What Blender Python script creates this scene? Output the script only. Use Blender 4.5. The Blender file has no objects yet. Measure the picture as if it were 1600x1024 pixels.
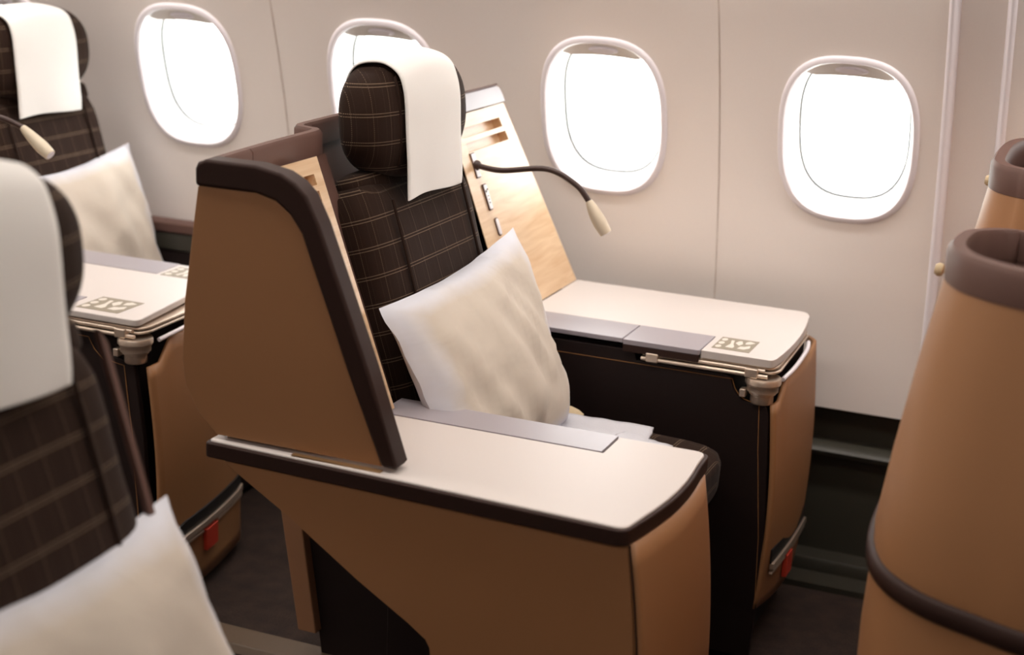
import bpy, bmesh, math, random
from mathutils import Vector, Matrix, noise
S = bpy.context.scene
COL = S.collection
pi = math.pi

# ------------------------------------------------------------------ camera
F_PX = 2464.4
yaw, pitch, roll = (math.radians(a) for a in (22.10, 15.87, -2.373))
fwd = Vector((-math.sin(yaw)*math.cos(pitch), math.cos(yaw)*math.cos(pitch), -math.sin(pitch)))
rt = Vector((math.cos(yaw), math.sin(yaw), 0)); dn = fwd.cross(rt)
r2 = math.cos(roll)*rt + math.sin(roll)*dn; d2 = -math.sin(roll)*rt + math.cos(roll)*dn
cam = bpy.data.cameras.new('camera'); camo = bpy.data.objects.new('camera', cam); COL.objects.link(camo)
m = Matrix((r2, -d2, -fwd)).transposed().to_4x4(); m.translation = Vector((0, 0, 1.49)); camo.matrix_world = m
cam.sensor_width = 36; cam.sensor_fit = 'HORIZONTAL'; cam.lens = 36*F_PX/1600; cam.clip_start = .05
cam.dof.use_dof = True; cam.dof.focus_distance = 2.72; cam.dof.aperture_fstop = 2.9
S.camera = camo

# ------------------------------------------------------------------ world and lights
w = bpy.data.worlds.new('sky'); S.world = w; w.use_nodes = True
bg = w.node_tree.nodes['Background']
tc = w.node_tree.nodes.new('ShaderNodeTexCoord'); sp = w.node_tree.nodes.new('ShaderNodeSeparateXYZ')
rp = w.node_tree.nodes.new('ShaderNodeValToRGB')
w.node_tree.links.new(tc.outputs['Generated'], sp.inputs[0]); w.node_tree.links.new(sp.outputs['Z'], rp.inputs[0])
rp.color_ramp.elements[0].position = 0.0; rp.color_ramp.elements[0].color = (.98, 1.0, .93, 1)
rp.color_ramp.elements[1].position = 0.08; rp.color_ramp.elements[1].color = (1.0, .985, .965, 1)
w.node_tree.links.new(rp.outputs[0], bg.inputs[0]); bg.inputs[1].default_value = 6.0
def area(name, loc, size, sizey, energy, color, direction=(0, 0, -1)):
    l = bpy.data.lights.new(name, 'AREA'); l.shape = 'RECTANGLE'; l.size = size; l.size_y = sizey
    l.energy = energy; l.color = color
    o = bpy.data.objects.new(name, l); COL.objects.link(o); o.location = loc
    o.rotation_euler = Vector(direction).to_track_quat('-Z', 'Y').to_euler(); return o
area('ceiling_light_strip', (-1.5, 1.85, 2.08), 4.4, .25, 25, (1, .92, .85))
area('ceiling_light_strip', (-1.5, -.20, 2.10), 4.4, .25, 19, (1, .94, .89))
area('side_wall_light_strip', (-.9, 2.86, 1.80), 6.0, .10, 27, (1, .94, .90), (0, .35, -1))
S.view_settings.view_transform = 'Standard'; S.view_settings.look = 'None'
S.view_settings.exposure = 0.3; S.view_settings.gamma = 1; S.view_settings.use_curve_mapping = False
try: S.cycles.max_bounces = 10; S.cycles.diffuse_bounces = 6; S.cycles.sample_clamp_indirect = 6; S.cycles.use_denoising = True
except Exception: pass

# ------------------------------------------------------------------ materials
def lin(c):
    return tuple(((v/255)/12.92 if v/255 <= .04045 else ((v/255+.055)/1.055)**2.4) for v in c) + (1,)
class NT:
    def __init__(s, name):
        s.m = bpy.data.materials.new(name); s.m.use_nodes = True; s.t = s.m.node_tree; s.b = s.t.nodes['Principled BSDF']
    def n(s, typ, **kw):
        k = s.t.nodes.new(typ)
        for a, v in kw.items(): setattr(k, a, v)
        return k
    def l(s, a, b): s.t.links.new(a, b)
    def math(s, op, a, b=None, c=None):
        k = s.n('ShaderNodeMath', operation=op)
        for i, v in enumerate((a, b, c)):
            if v is None: continue
            if isinstance(v, (int, float)): k.inputs[i].default_value = v
            else: s.l(v, k.inputs[i])
        return k.outputs[0]
    def mix(s, f, a, b):
        k = s.n('ShaderNodeMix', data_type='RGBA')
        if isinstance(f, (int, float)): k.inputs[0].default_value = f
        else: s.l(f, k.inputs[0])
        for i, v in ((6, a), (7, b)):
            if isinstance(v, tuple): k.inputs[i].default_value = v
            else: s.l(v, k.inputs[i])
        return k.outputs[2]
    def bump(s, h, strength, dist):
        k = s.n('ShaderNodeBump'); k.inputs['Strength'].default_value = strength; k.inputs['Distance'].default_value = dist
        s.l(h, k.inputs['Height']); s.l(k.outputs[0], s.b.inputs['Normal'])
def mat(name, c, rough=.5, metal=0, nscale=40, var=.05, bump=.0, bdist=.001, sheen=0, coat=0, spec=.5, detail=3):
    q = NT(name); c = lin(c); q.b.inputs['Roughness'].default_value = rough; q.b.inputs['Metallic'].default_value = metal
    q.b.inputs['Specular IOR Level'].default_value = spec
    q.b.inputs['Sheen Weight'].default_value = sheen; q.b.inputs['Coat Weight'].default_value = coat
    t = q.n('ShaderNodeTexCoord'); z = q.n('ShaderNodeTexNoise'); z.inputs['Scale'].default_value = nscale; z.inputs['Detail'].default_value = detail
    q.l(t.outputs['Object'], z.inputs['Vector'])
    a = tuple(v*(1-var) for v in c[:3])+(1,); b = tuple(min(1, v*(1+var)) for v in c[:3])+(1,)
    q.l(q.mix(z.outputs['Fac'], a, b), q.b.inputs['Base Color'])
    if bump: q.bump(z.outputs['Fac'], bump, bdist)
    return q.m
M = {}
M['wall'] = mat('sidewall_laminate', (240, 232, 226), .45, nscale=300, var=.02, bump=.15, bdist=.0005)
M['bezel'] = mat('window_bezel_plastic', (236, 230, 234), .3, var=.01)
M['reveal'] = mat('window_reveal_plastic', (240, 240, 240), .4, var=.01)
M['gasket'] = mat('window_seal_rubber', (62, 70, 72), .6)
M['shade'] = mat('window_shade_plastic', (226, 220, 212), .4)
M['white'] = mat('white_laminate', (208, 200, 195), .42, nscale=8, var=.01)
M['tan'] = mat('tan_moulded_shell', (160, 114, 76), .48, nscale=900, var=.05, bump=.25, bdist=.0003)
M['trim'] = mat('dark_brown_trim', (50, 33, 28), .5, nscale=600, var=.04, bump=.15, bdist=.0002, spec=.18)
M['plum'] = mat('plum_brown_plastic', (98, 72, 64), .5, nscale=600, var=.04, bump=.15, bdist=.0002, spec=.25)
M['grey'] = mat('grey_lavender_pad', (158, 152, 158), .33, nscale=500, var=.02)
M['black'] = mat('black_brown_leather', (32, 21, 19), .6, nscale=500, var=.1, bump=.3, bdist=.0004, spec=.25)
M['dado'] = mat('dark_lower_wall', (58, 55, 46), .45, nscale=100, var=.05)
M['metal'] = mat('champagne_metal', (222, 204, 186), .34, metal=.75, nscale=200, var=.05)
M['gold'] = mat('brass_strip', (200, 165, 120), .35, metal=.8)
M['cloth'] = mat('white_cotton_cover', (238, 236, 232), .85, nscale=700, var=.02, bump=.35, bdist=.0006, sheen=.2)
M['pillow'] = mat('pillow_cotton', (222, 216, 210), .85, nscale=14, var=.03, bump=.25, bdist=.008, sheen=.2, detail=5)
M['blanket'] = mat('blanket_fabric', (204, 204, 210), .9, nscale=300, var=.04, bump=.5, bdist=.002)
M['lamp'] = mat('ivory_lamp_head', (214, 200, 176), .35, nscale=60, var=.03)
M['stalk'] = mat('dark_flexible_stalk', (62, 42, 36), .45)
M['red'] = mat('red_tag_fabric', (200, 62, 40), .6)
M['placard'] = mat('placard_print_ground', (140, 130, 112), .5)
M['placlight'] = mat('placard_print_figures', (215, 207, 196), .5)
M['beige'] = mat('beige_webbing', (205, 185, 150), .8, nscale=400, var=.1, bump=.4)
M['thread'] = mat('tan_stitching', (170, 120, 70), .8)
M['dark'] = mat('dark_socket', (30, 28, 28), .5)
M['ceil'] = mat('ceiling_panel', (225, 215, 205), .6)
M['rail'] = mat('floor_rail_cover', (98, 80, 62), .5, nscale=200, var=.1)
M['foot'] = mat('tan_strut', (150, 108, 78), .5)
# carpet
q = NT('dark_speckled_carpet'); t = q.n('ShaderNodeTexCoord')
z1 = q.n('ShaderNodeTexNoise'); z1.inputs['Scale'].default_value = 260; z1.inputs['Detail'].default_value = 4
z2 = q.n('ShaderNodeTexNoise'); z2.inputs['Scale'].default_value = 24
q.l(t.outputs['Object'], z1.inputs['Vector']); q.l(t.outputs['Object'], z2.inputs['Vector'])
fac = q.math('MULTIPLY', z1.outputs['Fac'], z2.outputs['Fac'])
q.l(q.mix(q.math('MULTIPLY', fac, 2.4), lin((24, 16, 14)), lin((66, 48, 39))), q.b.inputs['Base Color'])
q.b.inputs['Roughness'].default_value = .95; q.bump(z1.outputs['Fac'], .8, .004); M['carpet'] = q.m
# wood
q = NT('pale_wood_veneer'); t = q.n('ShaderNodeTexCoord'); mp = q.n('ShaderNodeMapping'); mp.inputs['Scale'].default_value = (22, 2.2, 22)
z1 = q.n('ShaderNodeTexNoise'); z1.inputs['Scale'].default_value = 3.2; z1.inputs['Detail'].default_value = 6; z1.inputs['Distortion'].default_value = .6
q.l(t.outputs['Object'], mp.inputs[0]); q.l(mp.outputs[0], z1.inputs['Vector'])
r = q.n('ShaderNodeValToRGB'); q.l(z1.outputs['Fac'], r.inputs[0])
r.color_ramp.elements[0].position = .3; r.color_ramp.elements[0].color = lin((208, 172, 132))
r.color_ramp.elements[1].position = .7; r.color_ramp.elements[1].color = lin((228, 200, 166))
q.l(r.outputs[0], q.b.inputs['Base Color']); q.b.inputs['Roughness'].default_value = .3; M['wood'] = q.m
# plaid seat fabric (uv in metres)
def plaid(name, base, base2, line, ph, pv):
    q = NT(name); uv = q.n('ShaderNodeUVMap'); uv.uv_map = 'UVMap'; s = q.n('ShaderNodeSeparateXYZ'); q.l(uv.outputs[0], s.inputs[0])
    U, V = s.outputs[0], s.outputs[1]
    def lines(c, other, period, off, wd, dot):
        fr = q.math('FRACT', q.math('ADD', q.math('DIVIDE', c, period), off))
        d = q.math('MULTIPLY', q.math('ABSOLUTE', q.math('SUBTRACT', fr, .5)), period)
        on = q.math('LESS_THAN', d, wd)
        do = q.math('GREATER_THAN', q.math('FRACT', q.math('DIVIDE', other, dot)), .42)
        return q.math('MULTIPLY', on, do)
    a = lines(V, U, ph, .2, .0007, .0034); b = lines(V, U, ph, .2-.005/ph, .0007, .0034)
    c = lines(U, V, pv, .1, .0007, .0034); d = lines(U, V, pv*.5, .3, .0005, .0034)
    H = q.math('MAXIMUM', a, b); Vv = q.math('MAXIMUM', c, q.math('MULTIPLY', d, .25))
    L = q.math('MAXIMUM', H, q.math('MULTIPLY', Vv, .42))
    z = q.n('ShaderNodeTexNoise'); z.inputs['Scale'].default_value = 900; q.l(uv.outputs[0], z.inputs['Vector'])
    bs = q.mix(z.outputs['Fac'], base, base2)
    q.l(q.mix(q.math('MULTIPLY', L, .58), bs, line), q.b.inputs['Base Color'])
    q.b.inputs['Roughness'].default_value = .9; q.b.inputs['Sheen Weight'].default_value = .05; q.b.inputs['Specular IOR Level'].default_value = .15; q.b.inputs['Sheen Roughness'].default_value = .4
    q.bump(z.outputs['Fac'], .4, .0008); return q.m
M['plaid'] = plaid('brown_plaid_wool', lin((31, 20, 15)), lin((52, 35, 26)), lin((165, 142, 118)), .048, .046)
q = NT('pillow_cotton'); uv = q.n('ShaderNodeUVMap'); uv.uv_map = 'UVMap'; sp_ = q.n('ShaderNodeSeparateXYZ'); q.l(uv.outputs[0], sp_.inputs[0])
z = q.n('ShaderNodeTexNoise'); z.inputs['Scale'].default_value = 5; z.inputs['Detail'].default_value = 3; q.l(uv.outputs[0], z.inputs['Vector'])
du = q.math('SUBTRACT', .5, q.math('ABSOLUTE', q.math('SUBTRACT', sp_.outputs[0], .5))); dv = q.math('SUBTRACT', .5, q.math('ABSOLUTE', q.math('SUBTRACT', sp_.outputs[1], .5)))
e_ = q.math('ADD', q.math('MINIMUM', du, dv), q.math('MULTIPLY', q.math('SUBTRACT', z.outputs['Fac'], .5), .10))
mr = q.n('ShaderNodeMapRange'); q.l(e_, mr.inputs[0]); mr.inputs[1].default_value = .02; mr.inputs[2].default_value = .12
q.l(q.mix(mr.outputs[0], lin((212, 213, 221)), lin((200, 189, 175))), q.b.inputs['Base Color']); q.b.inputs['Roughness'].default_value = .85
z2 = q.n('ShaderNodeTexNoise'); z2.inputs['Scale'].default_value = 4; z2.inputs['Detail'].default_value = 3; z2.inputs['Distortion'].default_value = .3; q.l(uv.outputs[0], z2.inputs['Vector'])
q.bump(z2.outputs['Fac'], .25, .02); M['pillow'] = q.m
g = NT('window_glass'); g.b.inputs['Transmission Weight'].default_value = 1; g.b.inputs['Roughness'].default_value = 0; g.b.inputs['IOR'].default_value = 1.0
g.b.inputs['Base Color'].default_value = (.97, .98, .98, 1); M['glass'] = g.m

# ------------------------------------------------------------------ object helpers
ORG = {}
def tag(o, label=None, cat=None, group=None, kind=None):
    for k, v in (('label', label), ('category', cat), ('group', group), ('kind', kind)):
        if v: o[k] = v
    return o
def thing(name, loc, label, cat, group=None, kind=None):
    o = bpy.data.objects.new(name, None); COL.objects.link(o); o.location = loc; o.empty_display_size = .1
    ORG[o.name] = Vector(loc); return tag(o, label, cat, group, kind)
def obj(name, geo, material, parent=None, smooth=True, bevel=0, seg=2, solid=0, sub=0, loc=None, ang=35):
    verts, faces = geo[0], geo[1]; uvs = geo[2] if len(geo) > 2 else None
    org = ORG[parent.name] if parent else Vector(loc if loc else (0, 0, 0))
    me = bpy.data.meshes.new(name); me.from_pydata([Vector(v)-org for v in verts], [], faces)
    if uvs:
        ul = me.uv_layers.new(name='UVMap')
        for lp in me.loops: ul.data[lp.index].uv = uvs[lp.vertex_index]
    me.validate()
    if not uvs:
        bm = bmesh.new(); bm.from_mesh(me); bmesh.ops.recalc_face_normals(bm, faces=bm.faces); bm.to_mesh(me); bm.free()
    if smooth:
        for p in me.polygons: p.use_smooth = True
    me.materials.append(M[material])
    o = bpy.data.objects.new(name, me); COL.objects.link(o); ORG[o.name] = org
    if parent: o.parent = parent
    else: o.location = org
    if solid:
        md = o.modifiers.new('solid', 'SOLIDIFY'); md.thickness = solid; md.offset = 0
    if bevel:
        md = o.modifiers.new('bevel', 'BEVEL'); md.width = bevel; md.segments = seg; md.limit_method = 'ANGLE'; md.angle_limit = math.radians(ang); md.harden_normals = True
    if sub:
        md = o.modifiers.new('sub', 'SUBSURF'); md.levels = sub; md.render_levels = sub
    if smooth and not bevel:
        try:
            me.set_sharp_from_angle(angle=math.radians(50))
        except Exception: pass
    return o
def copy_tree(o, parent=None, off=None, label=None):
    c = o.copy(); COL.objects.link(c)
    if parent: c.parent = parent
    ORG[c.name] = ORG[o.name].copy()
    if off is not None: c.location = o.location + Vector(off); ORG[c.name] = c.location.copy()
    if label: c['label'] = label
    for ch in KIDS(o): copy_tree(ch, c)
    return c
def KIDS(o): return [k for k in list(COL.objects) if k.parent == o]
def join(*gs):
    V, Fc, U = [], [], []
    for g_ in gs:
        n = len(V); V += list(g_[0]); Fc += [tuple(i+n for i in f) for f in g_[1]]
        if len(g_) > 2 and g_[2]: U += list(g_[2])
    return (V, Fc, U) if len(U) == len(V) else (V, Fc)

# ------------------------------------------------------------------ shape helpers (world metres)
def rpoly(pts, rad, n=5):
    out = []; N = len(pts); rads = rad if isinstance(rad, (list, tuple)) else [rad]*N
    for i in range(N):
        p = Vector(pts[i]); a = Vector(pts[i-1])-p; b = Vector(pts[(i+1) % N])-p; r_ = rads[i]
        if r_ <= 0 or a.length < 1e-6 or b.length < 1e-6: out.append(tuple(p)); continue
        d = min(r_, a.length*.48, b.length*.48); A = p+a.normalized()*d; B = p+b.normalized()*d
        for k in range(n+1):
            t_ = k/n; out.append(tuple(A*(1-t_)**2+p*2*t_*(1-t_)+B*t_*t_))
    return out
def prism(poly, axis, a, b):
    f = {'x': lambda p, h: (h, p[0], p[1]), 'y': lambda p, h: (p[0], h, p[1]), 'z': lambda p, h: (p[0], p[1], h)}[axis]
    n = len(poly); V = [f(p, a) for p in poly]+[f(p, b) for p in poly]
    return V, [tuple(range(n)), tuple(range(2*n-1, n-1, -1))]+[(i, (i+1) % n, (i+1) % n+n, i+n) for i in range(n)]
def box(x0, x1, y0, y1, z0, z1): return prism([(x0, y0), (x1, y0), (x1, y1), (x0, y1)], 'z', z0, z1)
def fprism(poly, O, U, V, N, a, b):
    O, U, V, N = map(Vector, (O, U, V, N)); n = len(poly)
    P = [O+U*p[0]+V*p[1]+N*a for p in poly]+[O+U*p[0]+V*p[1]+N*b for p in poly]
    return P, [tuple(range(n)), tuple(range(2*n-1, n-1, -1))]+[(i, (i+1) % n, (i+1) % n+n, i+n) for i in range(n)]
def catmull(pts, k=8, closed=False):
    P = [Vector(p) for p in pts]; out = []; n = len(P)
    for i in range(n-1):
        p0 = P[max(i-1, 0)]; p1 = P[i]; p2 = P[i+1]; p3 = P[min(i+2, n-1)]
        for j in range(k):
            t_ = j/k; out.append(.5*((2*p1)+(p2-p0)*t_+(2*p0-5*p1+4*p2-p3)*t_*t_+(3*p1-p0-3*p2+p3)*t_**3))
    out.append(P[-1]); return out
def tube(pts, r, n=10, radii=None):
    pts = [Vector(p) for p in pts]; V, Fc = [], []
    up = Vector((0, 0, 1)); m_ = len(pts)
    T0 = (pts[1]-pts[0]).normalized()
    if abs(T0.dot(up)) > .9: up = Vector((0, 1, 0))
    X = T0.cross(up).normalized()
    for i, p in enumerate(pts):
        T = (pts[min(i+1, m_-1)]-pts[max(i-1, 0)]).normalized()
        X = (X-T*X.dot(T)).normalized(); Y = T.cross(X); rr = radii[i] if radii else r
        for k in range(n): a = 2*pi*k/n; V.append(p+X*math.cos(a)*rr+Y*math.sin(a)*rr)
    for i in range(m_-1):
        for k in range(n): Fc.append((i*n+k, i*n+(k+1) % n, (i+1)*n+(k+1) % n, (i+1)*n+k))
    Fc.append(tuple(range(n-1, -1, -1))); Fc.append(tuple((m_-1)*n+k for k in range(n)))
    return V, Fc
def lathe(prof, O, A, n=28):
    O, A = Vector(O), Vector(A).normalized(); X = A.orthogonal().normalized(); Y = A.cross(X); V, Fc = [], []
    for r_, h in prof:
        for k in range(n): a = 2*pi*k/n; V.append(O+A*h+X*math.cos(a)*r_+Y*math.sin(a)*r_)
    m_ = len(prof)
    for i in range(m_-1):
        for k in range(n): Fc.append((i*n+k, i*n+(k+1) % n, (i+1)*n+(k+1) % n, (i+1)*n+k))
    Fc.append(tuple(range(n-1, -1, -1))); Fc.append(tuple((m_-1)*n+k for k in range(n)))
    return V, Fc
def sbox(c, W, H, T, hw, hh, ht, n=5, m_=4, N=14, wob=0, f=None):
    """super-ellipsoid cushion: W,H,T unit axes, half sizes; rounded outline exponent n, edge exponent m_"""
    c, W, H, T = map(Vector, (c, W, H, T)); V, Fc, UV, idx = [], [], [], {}
    def add(p):
        k = tuple(round(x, 5) for x in p)
        if k in idx: return idx[k]
        a, b, d = p; s = 1/max(1e-9, ((abs(a)**n+abs(b)**n)**(m_/n)+abs(d)**m_)**(1/m_))
        a, b, d = a*s, b*s, d*s
        if f: a, b, d = f(a, b, d)
        q_ = c+W*hw*a+H*hh*b+T*ht*d
        if wob: q_ += T*wob*noise.noise(q_*9)
        idx[k] = len(V); V.append(q_)
        UV.append((a*hw+math.copysign(max(0, (1-d)*ht*(abs(a) > .6)), a), b*hh+math.copysign(max(0, (1-d)*ht*(abs(b) > .93)*(abs(a) < .7)), b)))
        return idx[k]
    g_ = [math.tan((2*i/N-1)*pi/4) for i in range(N+1)]
    for ax in range(3):
        for sgn in (-1, 1):
            def P(i, j):
                p = [0, 0, 0]; p[ax] = sgn; p[(ax+1) % 3] = g_[i]; p[(ax+2) % 3] = g_[j]; return add(tuple(p))
            for i in range(N):
                for j in range(N):
                    q_ = (P(i, j), P(i+1, j), P(i+1, j+1), P(i, j+1))
                    if sgn < 0: q_ = q_[::-1]
                    Fc.append(q_)
    return V, Fc, UV
def sweep(path, prof, closed=False):
    """path: list of (x,y,ztop); prof: fn(i)->list of (out, dz) closed polygon; out = left normal of path"""
    V, Fc = [], []; m_ = len(path); n = None
    for i, p in enumerate(path):
        a = Vector(path[max(i-1, 0)][:2]); b = Vector(path[min(i+1, m_-1)][:2]); t_ = (b-a).normalized(); no = Vector((-t_.y, t_.x))
        pr_ = prof(i); n = len(pr_)
        for o_, dz in pr_: V.append((p[0]+no.x*o_, p[1]+no.y*o_, p[2]+dz))
    for i in range(m_-1):
        for k in range(n): Fc.append((i*n+k, (i+1)*n+k, (i+1)*n+(k+1) % n, i*n+(k+1) % n))
    Fc.append(tuple(range(n))); Fc.append(tuple((m_-1)*n+k for k in range(n-1, -1, -1)))
    return V, Fc
def grid(fn, nu, nv, uv=None):
    V = [fn(i/nu, j/nv) for i in range(nu+1) for j in range(nv+1)]
    Fc = [(i*(nv+1)+j, (i+1)*(nv+1)+j, (i+1)*(nv+1)+j+1, i*(nv+1)+j+1) for i in range(nu) for j in range(nv)]
    if uv: return V, Fc, [uv(i/nu, j/nv) for i in range(nu+1) for j in range(nv+1)]
    return V, Fc
smooth = lambda a, b, x: (lambda t_: t_*t_*(3-2*t_))(min(1, max(0, (x-a)/(b-a))))

# ------------------------------------------------------------------ cabin shell
YC, RW, ZC = .661, 2.67, .35
def wall(x, s, d=0, side=1):
    """x along cabin, s = arc length above z=1, d = outward depth"""
    a = math.asin((1.0-ZC)/RW) + s/RW
    return Vector((x, YC+side*(RW+d)*math.cos(a), ZC+(RW+d)*math.sin(a)))
def s_of_z(z): return (math.asin((z-ZC)/RW)-math.asin((1.0-ZC)/RW))*RW
def sup(a, b, t_, n=2.75):
    c, s = math.cos(t_), math.sin(t_)
    r_ = (abs(c/a)**n+abs(s/b)**n)**(-1/n); return r_*c, r_*s
S_LO, S_HI = s_of_z(.395), s_of_z(2.0)
NA = 72
def ringmesh(rings):
    V = [p for r_ in rings for p in r_]; n = len(rings[0]); Fc = []
    for i in range(len(rings)-1):
        for k in range(n): Fc.append((i*n+k, i*n+(k+1) % n, (i+1)*n+(k+1) % n, (i+1)*n+k))
    return V, Fc
HOLE = (.133, .170)
def wall_cell(cx, x0, x1, side):
    ang = [2*pi*k/NA for k in range(NA)]
    # include exact corners of the cell rectangle
    cell = []
    for a in ang:
        c, s = math.cos(a), math.sin(a); hx = (x1-cx) if c > 0 else (cx-x0); hs = .33 if s > 0 else .27
        k = min(hx/abs(c) if abs(c) > 1e-6 else 1e9, hs/abs(s) if abs(s) > 1e-6 else 1e9); cell.append((k*c, k*s))
    for tx, ts in ((x1-cx, .33), (x0-cx, .33), (x0-cx, -.27), (x1-cx, -.27)):
        j = min(range(NA), key=lambda i: (cell[i][0]-tx)**2+(cell[i][1]-ts)**2); cell[j] = (tx, ts)
    rings = []
    for t_ in (0, .15, .35, .6, 1):
        R = []
        for a, e in zip(ang, cell):
            h = sup(HOLE[0], HOLE[1], a); R.append(wall(cx+h[0]*(1-t_)+e[0]*t_, h[1]*(1-t_)+e[1]*t_, 0, side))
        rings.append(R)
    g1 = ringmesh(rings)
    up = grid(lambda u, v: wall(x0+(x1-x0)*u, .33+(S_HI-.33)*v, 0, side), 4, 8)
    lo = grid(lambda u, v: wall(x0+(x1-x0)*u, S_LO+(-.27-S_LO)*v, 0, side), 4, 6)
    return join(g1, up, lo)
def make_window(cx, side, n, parent_name):
    base = wall(cx, 0, 0, side)
    wn = thing(parent_name, base, 'rounded cabin window %s' % n if False else None, None, kind='structure')
    A = [2*pi*k/NA for k in range(NA)]
    def R(a, b, d, dx=0, ds=0): return [wall(cx+sup(a, b, t_)[0]+dx, sup(a, b, t_)[1]+ds, d, side) for t_ in A]
    obj('bezel', ringmesh([R(.133, .170, .01), R(.130, .167, -.001), R(.134, .171, -.0065), R(.141, .178, -.0065), R(.1455, .183, -.002), R(.146, .1835, .004)]), 'bezel', wn)
    obj('reveal', ringmesh([R(.1315, .1685, .008), R(.127, .164, .022), R(.121, .158, .050), R(.1165, .1535, .066), R(.1150, .1520, .070)]), 'reveal', wn)
    obj('seal', ringmesh([R(.1152, .1522, .0700), R(.1146, .1516, .0680), R(.1130, .1500, .0680), R(.1126, .1496, .0700), R(.1150, .1520, .078)]), 'gasket', wn)
    obj('outer_reveal', ringmesh([R(.1145, .1515, .074), R(.110, .146, .12)]), 'reveal', wn)
    pane = [wall(cx+sup(.1145, .1515, t_)[0], sup(.1145, .1515, t_)[1], .074, side) for t_ in A]
    obj('pane', (pane, [tuple(range(NA))]), 'glass', wn, smooth=False)
    # the shade peeps out at the top of the opening
    th = [2*pi*k/NA for k in range(NA)]; top = []
    for t_ in th:
        u, v = sup(.128, .165, t_)
        if v > .128: top.append((u, v))
    poly = [wall(cx+u, v, .016, side) for u, v in top]
    n_ = 9; lowc = [wall(cx+top[-1][0]+(top[0][0]-top[-1][0])*k/n_, .128-.0*k+.006*math.sin(pi*k/n_), .016, side) for k in range(1, n_)]
    V = poly+lowc; nn = len(V); V2 = [v+(wall(cx, .14, .003, side)-wall(cx, .14, 0, side)) for v in V]
    sh = obj('shade', (V+V2, [tuple(range(nn)), tuple(range(2*nn-1, nn-1, -1))]+[(i, (i+1) % nn, (i+1) % nn+nn, i+nn) for i in range(nn)]), 'shade', wn, smooth=False)
    gr = [wall(cx+.034*math.cos(t_)*(1 if i == 0 else .8), .146+.0085*math.sin(t_)*(1 if i == 0 else .7), .015-i*.006, side) for i in (0, 1) for t_ in th]
    obj('grip', (gr, [(k, (k+1) % NA, NA+(k+1) % NA, NA+k) for k in range(NA)]+[tuple(NA+k for k in range(NA))]), 'bezel', sh)
    return wn
PITCH = .533; X0 = -2.192
wf = thing('wall_far', (-1.2, 3.3, 0), None, None, kind='structure')
panels = [(-4.062, -2.996, (-3.791, -3.258)), (-2.996, -1.93, (-2.725, -2.192)), (-1.93, -.864, (-1.659, -1.126)), (-.864, -.400, (-.593,)), (-.290, .745, (.011, .48)), (.745, 1.8, (1.01, 1.54))]
wi = 1
for x0, x1, cs in panels:
    g_ = []; cs = list(cs); e = .0022
    bounds = [x0+e]+[(cs[i]+cs[i+1])/2 for i in range(len(cs)-1)]+[x1-e]
    for i, c in enumerate(cs): g_.append(wall_cell(c, bounds[i], bounds[i+1], 1))
    obj('panel', join(*g_), 'wall', wf, solid=0)
    for c in cs:
        make_window(c, 1, wi, 'window_%d' % wi); wi += 1
for xs in (-2.996, -1.93, -.864, .745):      # soft ridges and shadow gaps between the panels
    obj('panel_joint', grid(lambda u, v: wall(xs+(u-.5)*.012, S_LO+(S_HI-S_LO)*v, .006*(1-abs(2*u-1))**.5+.0002, 1), 4, 24), 'wall', wf)
# recessed pillar section between two panels at the right, with raised edges
obj('pillar_recess', grid(lambda u, v: wall(-.40+.11*u, S_LO+(S_HI-S_LO)*v, .022, 1), 3, 24), 'wall', wf)
for xa, wd in ((-.400, .012), (-.290, .012)):
    obj('panel_edge', grid(lambda u, v: wall(xa+wd*math.cos(pi*u), S_LO+(S_HI-S_LO)*v, .024-.032*math.sin(pi*u), 1), 10, 24), 'bezel', wf)
# lower dado
def strip(prof, x0, x1): return [(x, y, z) for x in (x0, x1) for y, z in prof], [(i, i+1, len(prof)+i+1, len(prof)+i) for i in range(len(prof)-1)]
obj('lower_edge', strip([(3.3315, .41), (3.331, .395), (3.345, .393)], -4.1, 1.8), 'wall', wf, smooth=False)
obj('upper_recess', strip([(3.345, .392), (3.375, .385), (3.375, .312)], -4.1, 1.8), 'dado', wf, smooth=False)
obj('ledge', strip([(3.375, .312), (3.322, .306), (3.316, .298), (3.320, .286), (3.345, .282)], -4.1, 1.8), 'dado', wf)
obj('lower_panel', strip([(3.345, .284), (3.345, .05)], -4.1, 1.8), 'dado', wf, smooth=False)
bs = thing('baseboard_far', (-1.2, 3.3, 0), None, None, kind='structure')
obj('kick_rail', strip([(3.345, .054), (3.30, .050), (3.296, .044), (3.296, .02), (3.24, .014), (3.24, 0)], -4.1, 1.8), 'dado', bs, bevel=0)
fl = obj('floor', box(-4.1, 1.8, -2.05, 3.4, -.04, 0), 'carpet', None, smooth=False, loc=(-1.2, .7, 0)); fl['kind'] = 'structure'
# near side wall, out of view, built windowless to cut light from that side
wn_ = thing('wall_near', (-1.2, -2.0, 0), None, None, kind='structure')
obj('panel', grid(lambda u, v: wall(-4.1+5.9*u, S_LO+(S_HI-S_LO)*v, 0, -1), 10, 24), 'wall', wn_)
obj('lower_panel', strip([(YC-(3.345-YC), .41), (YC-(3.345-YC), 0)], -4.1, 3), 'dado', wn_, smooth=False)
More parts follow.
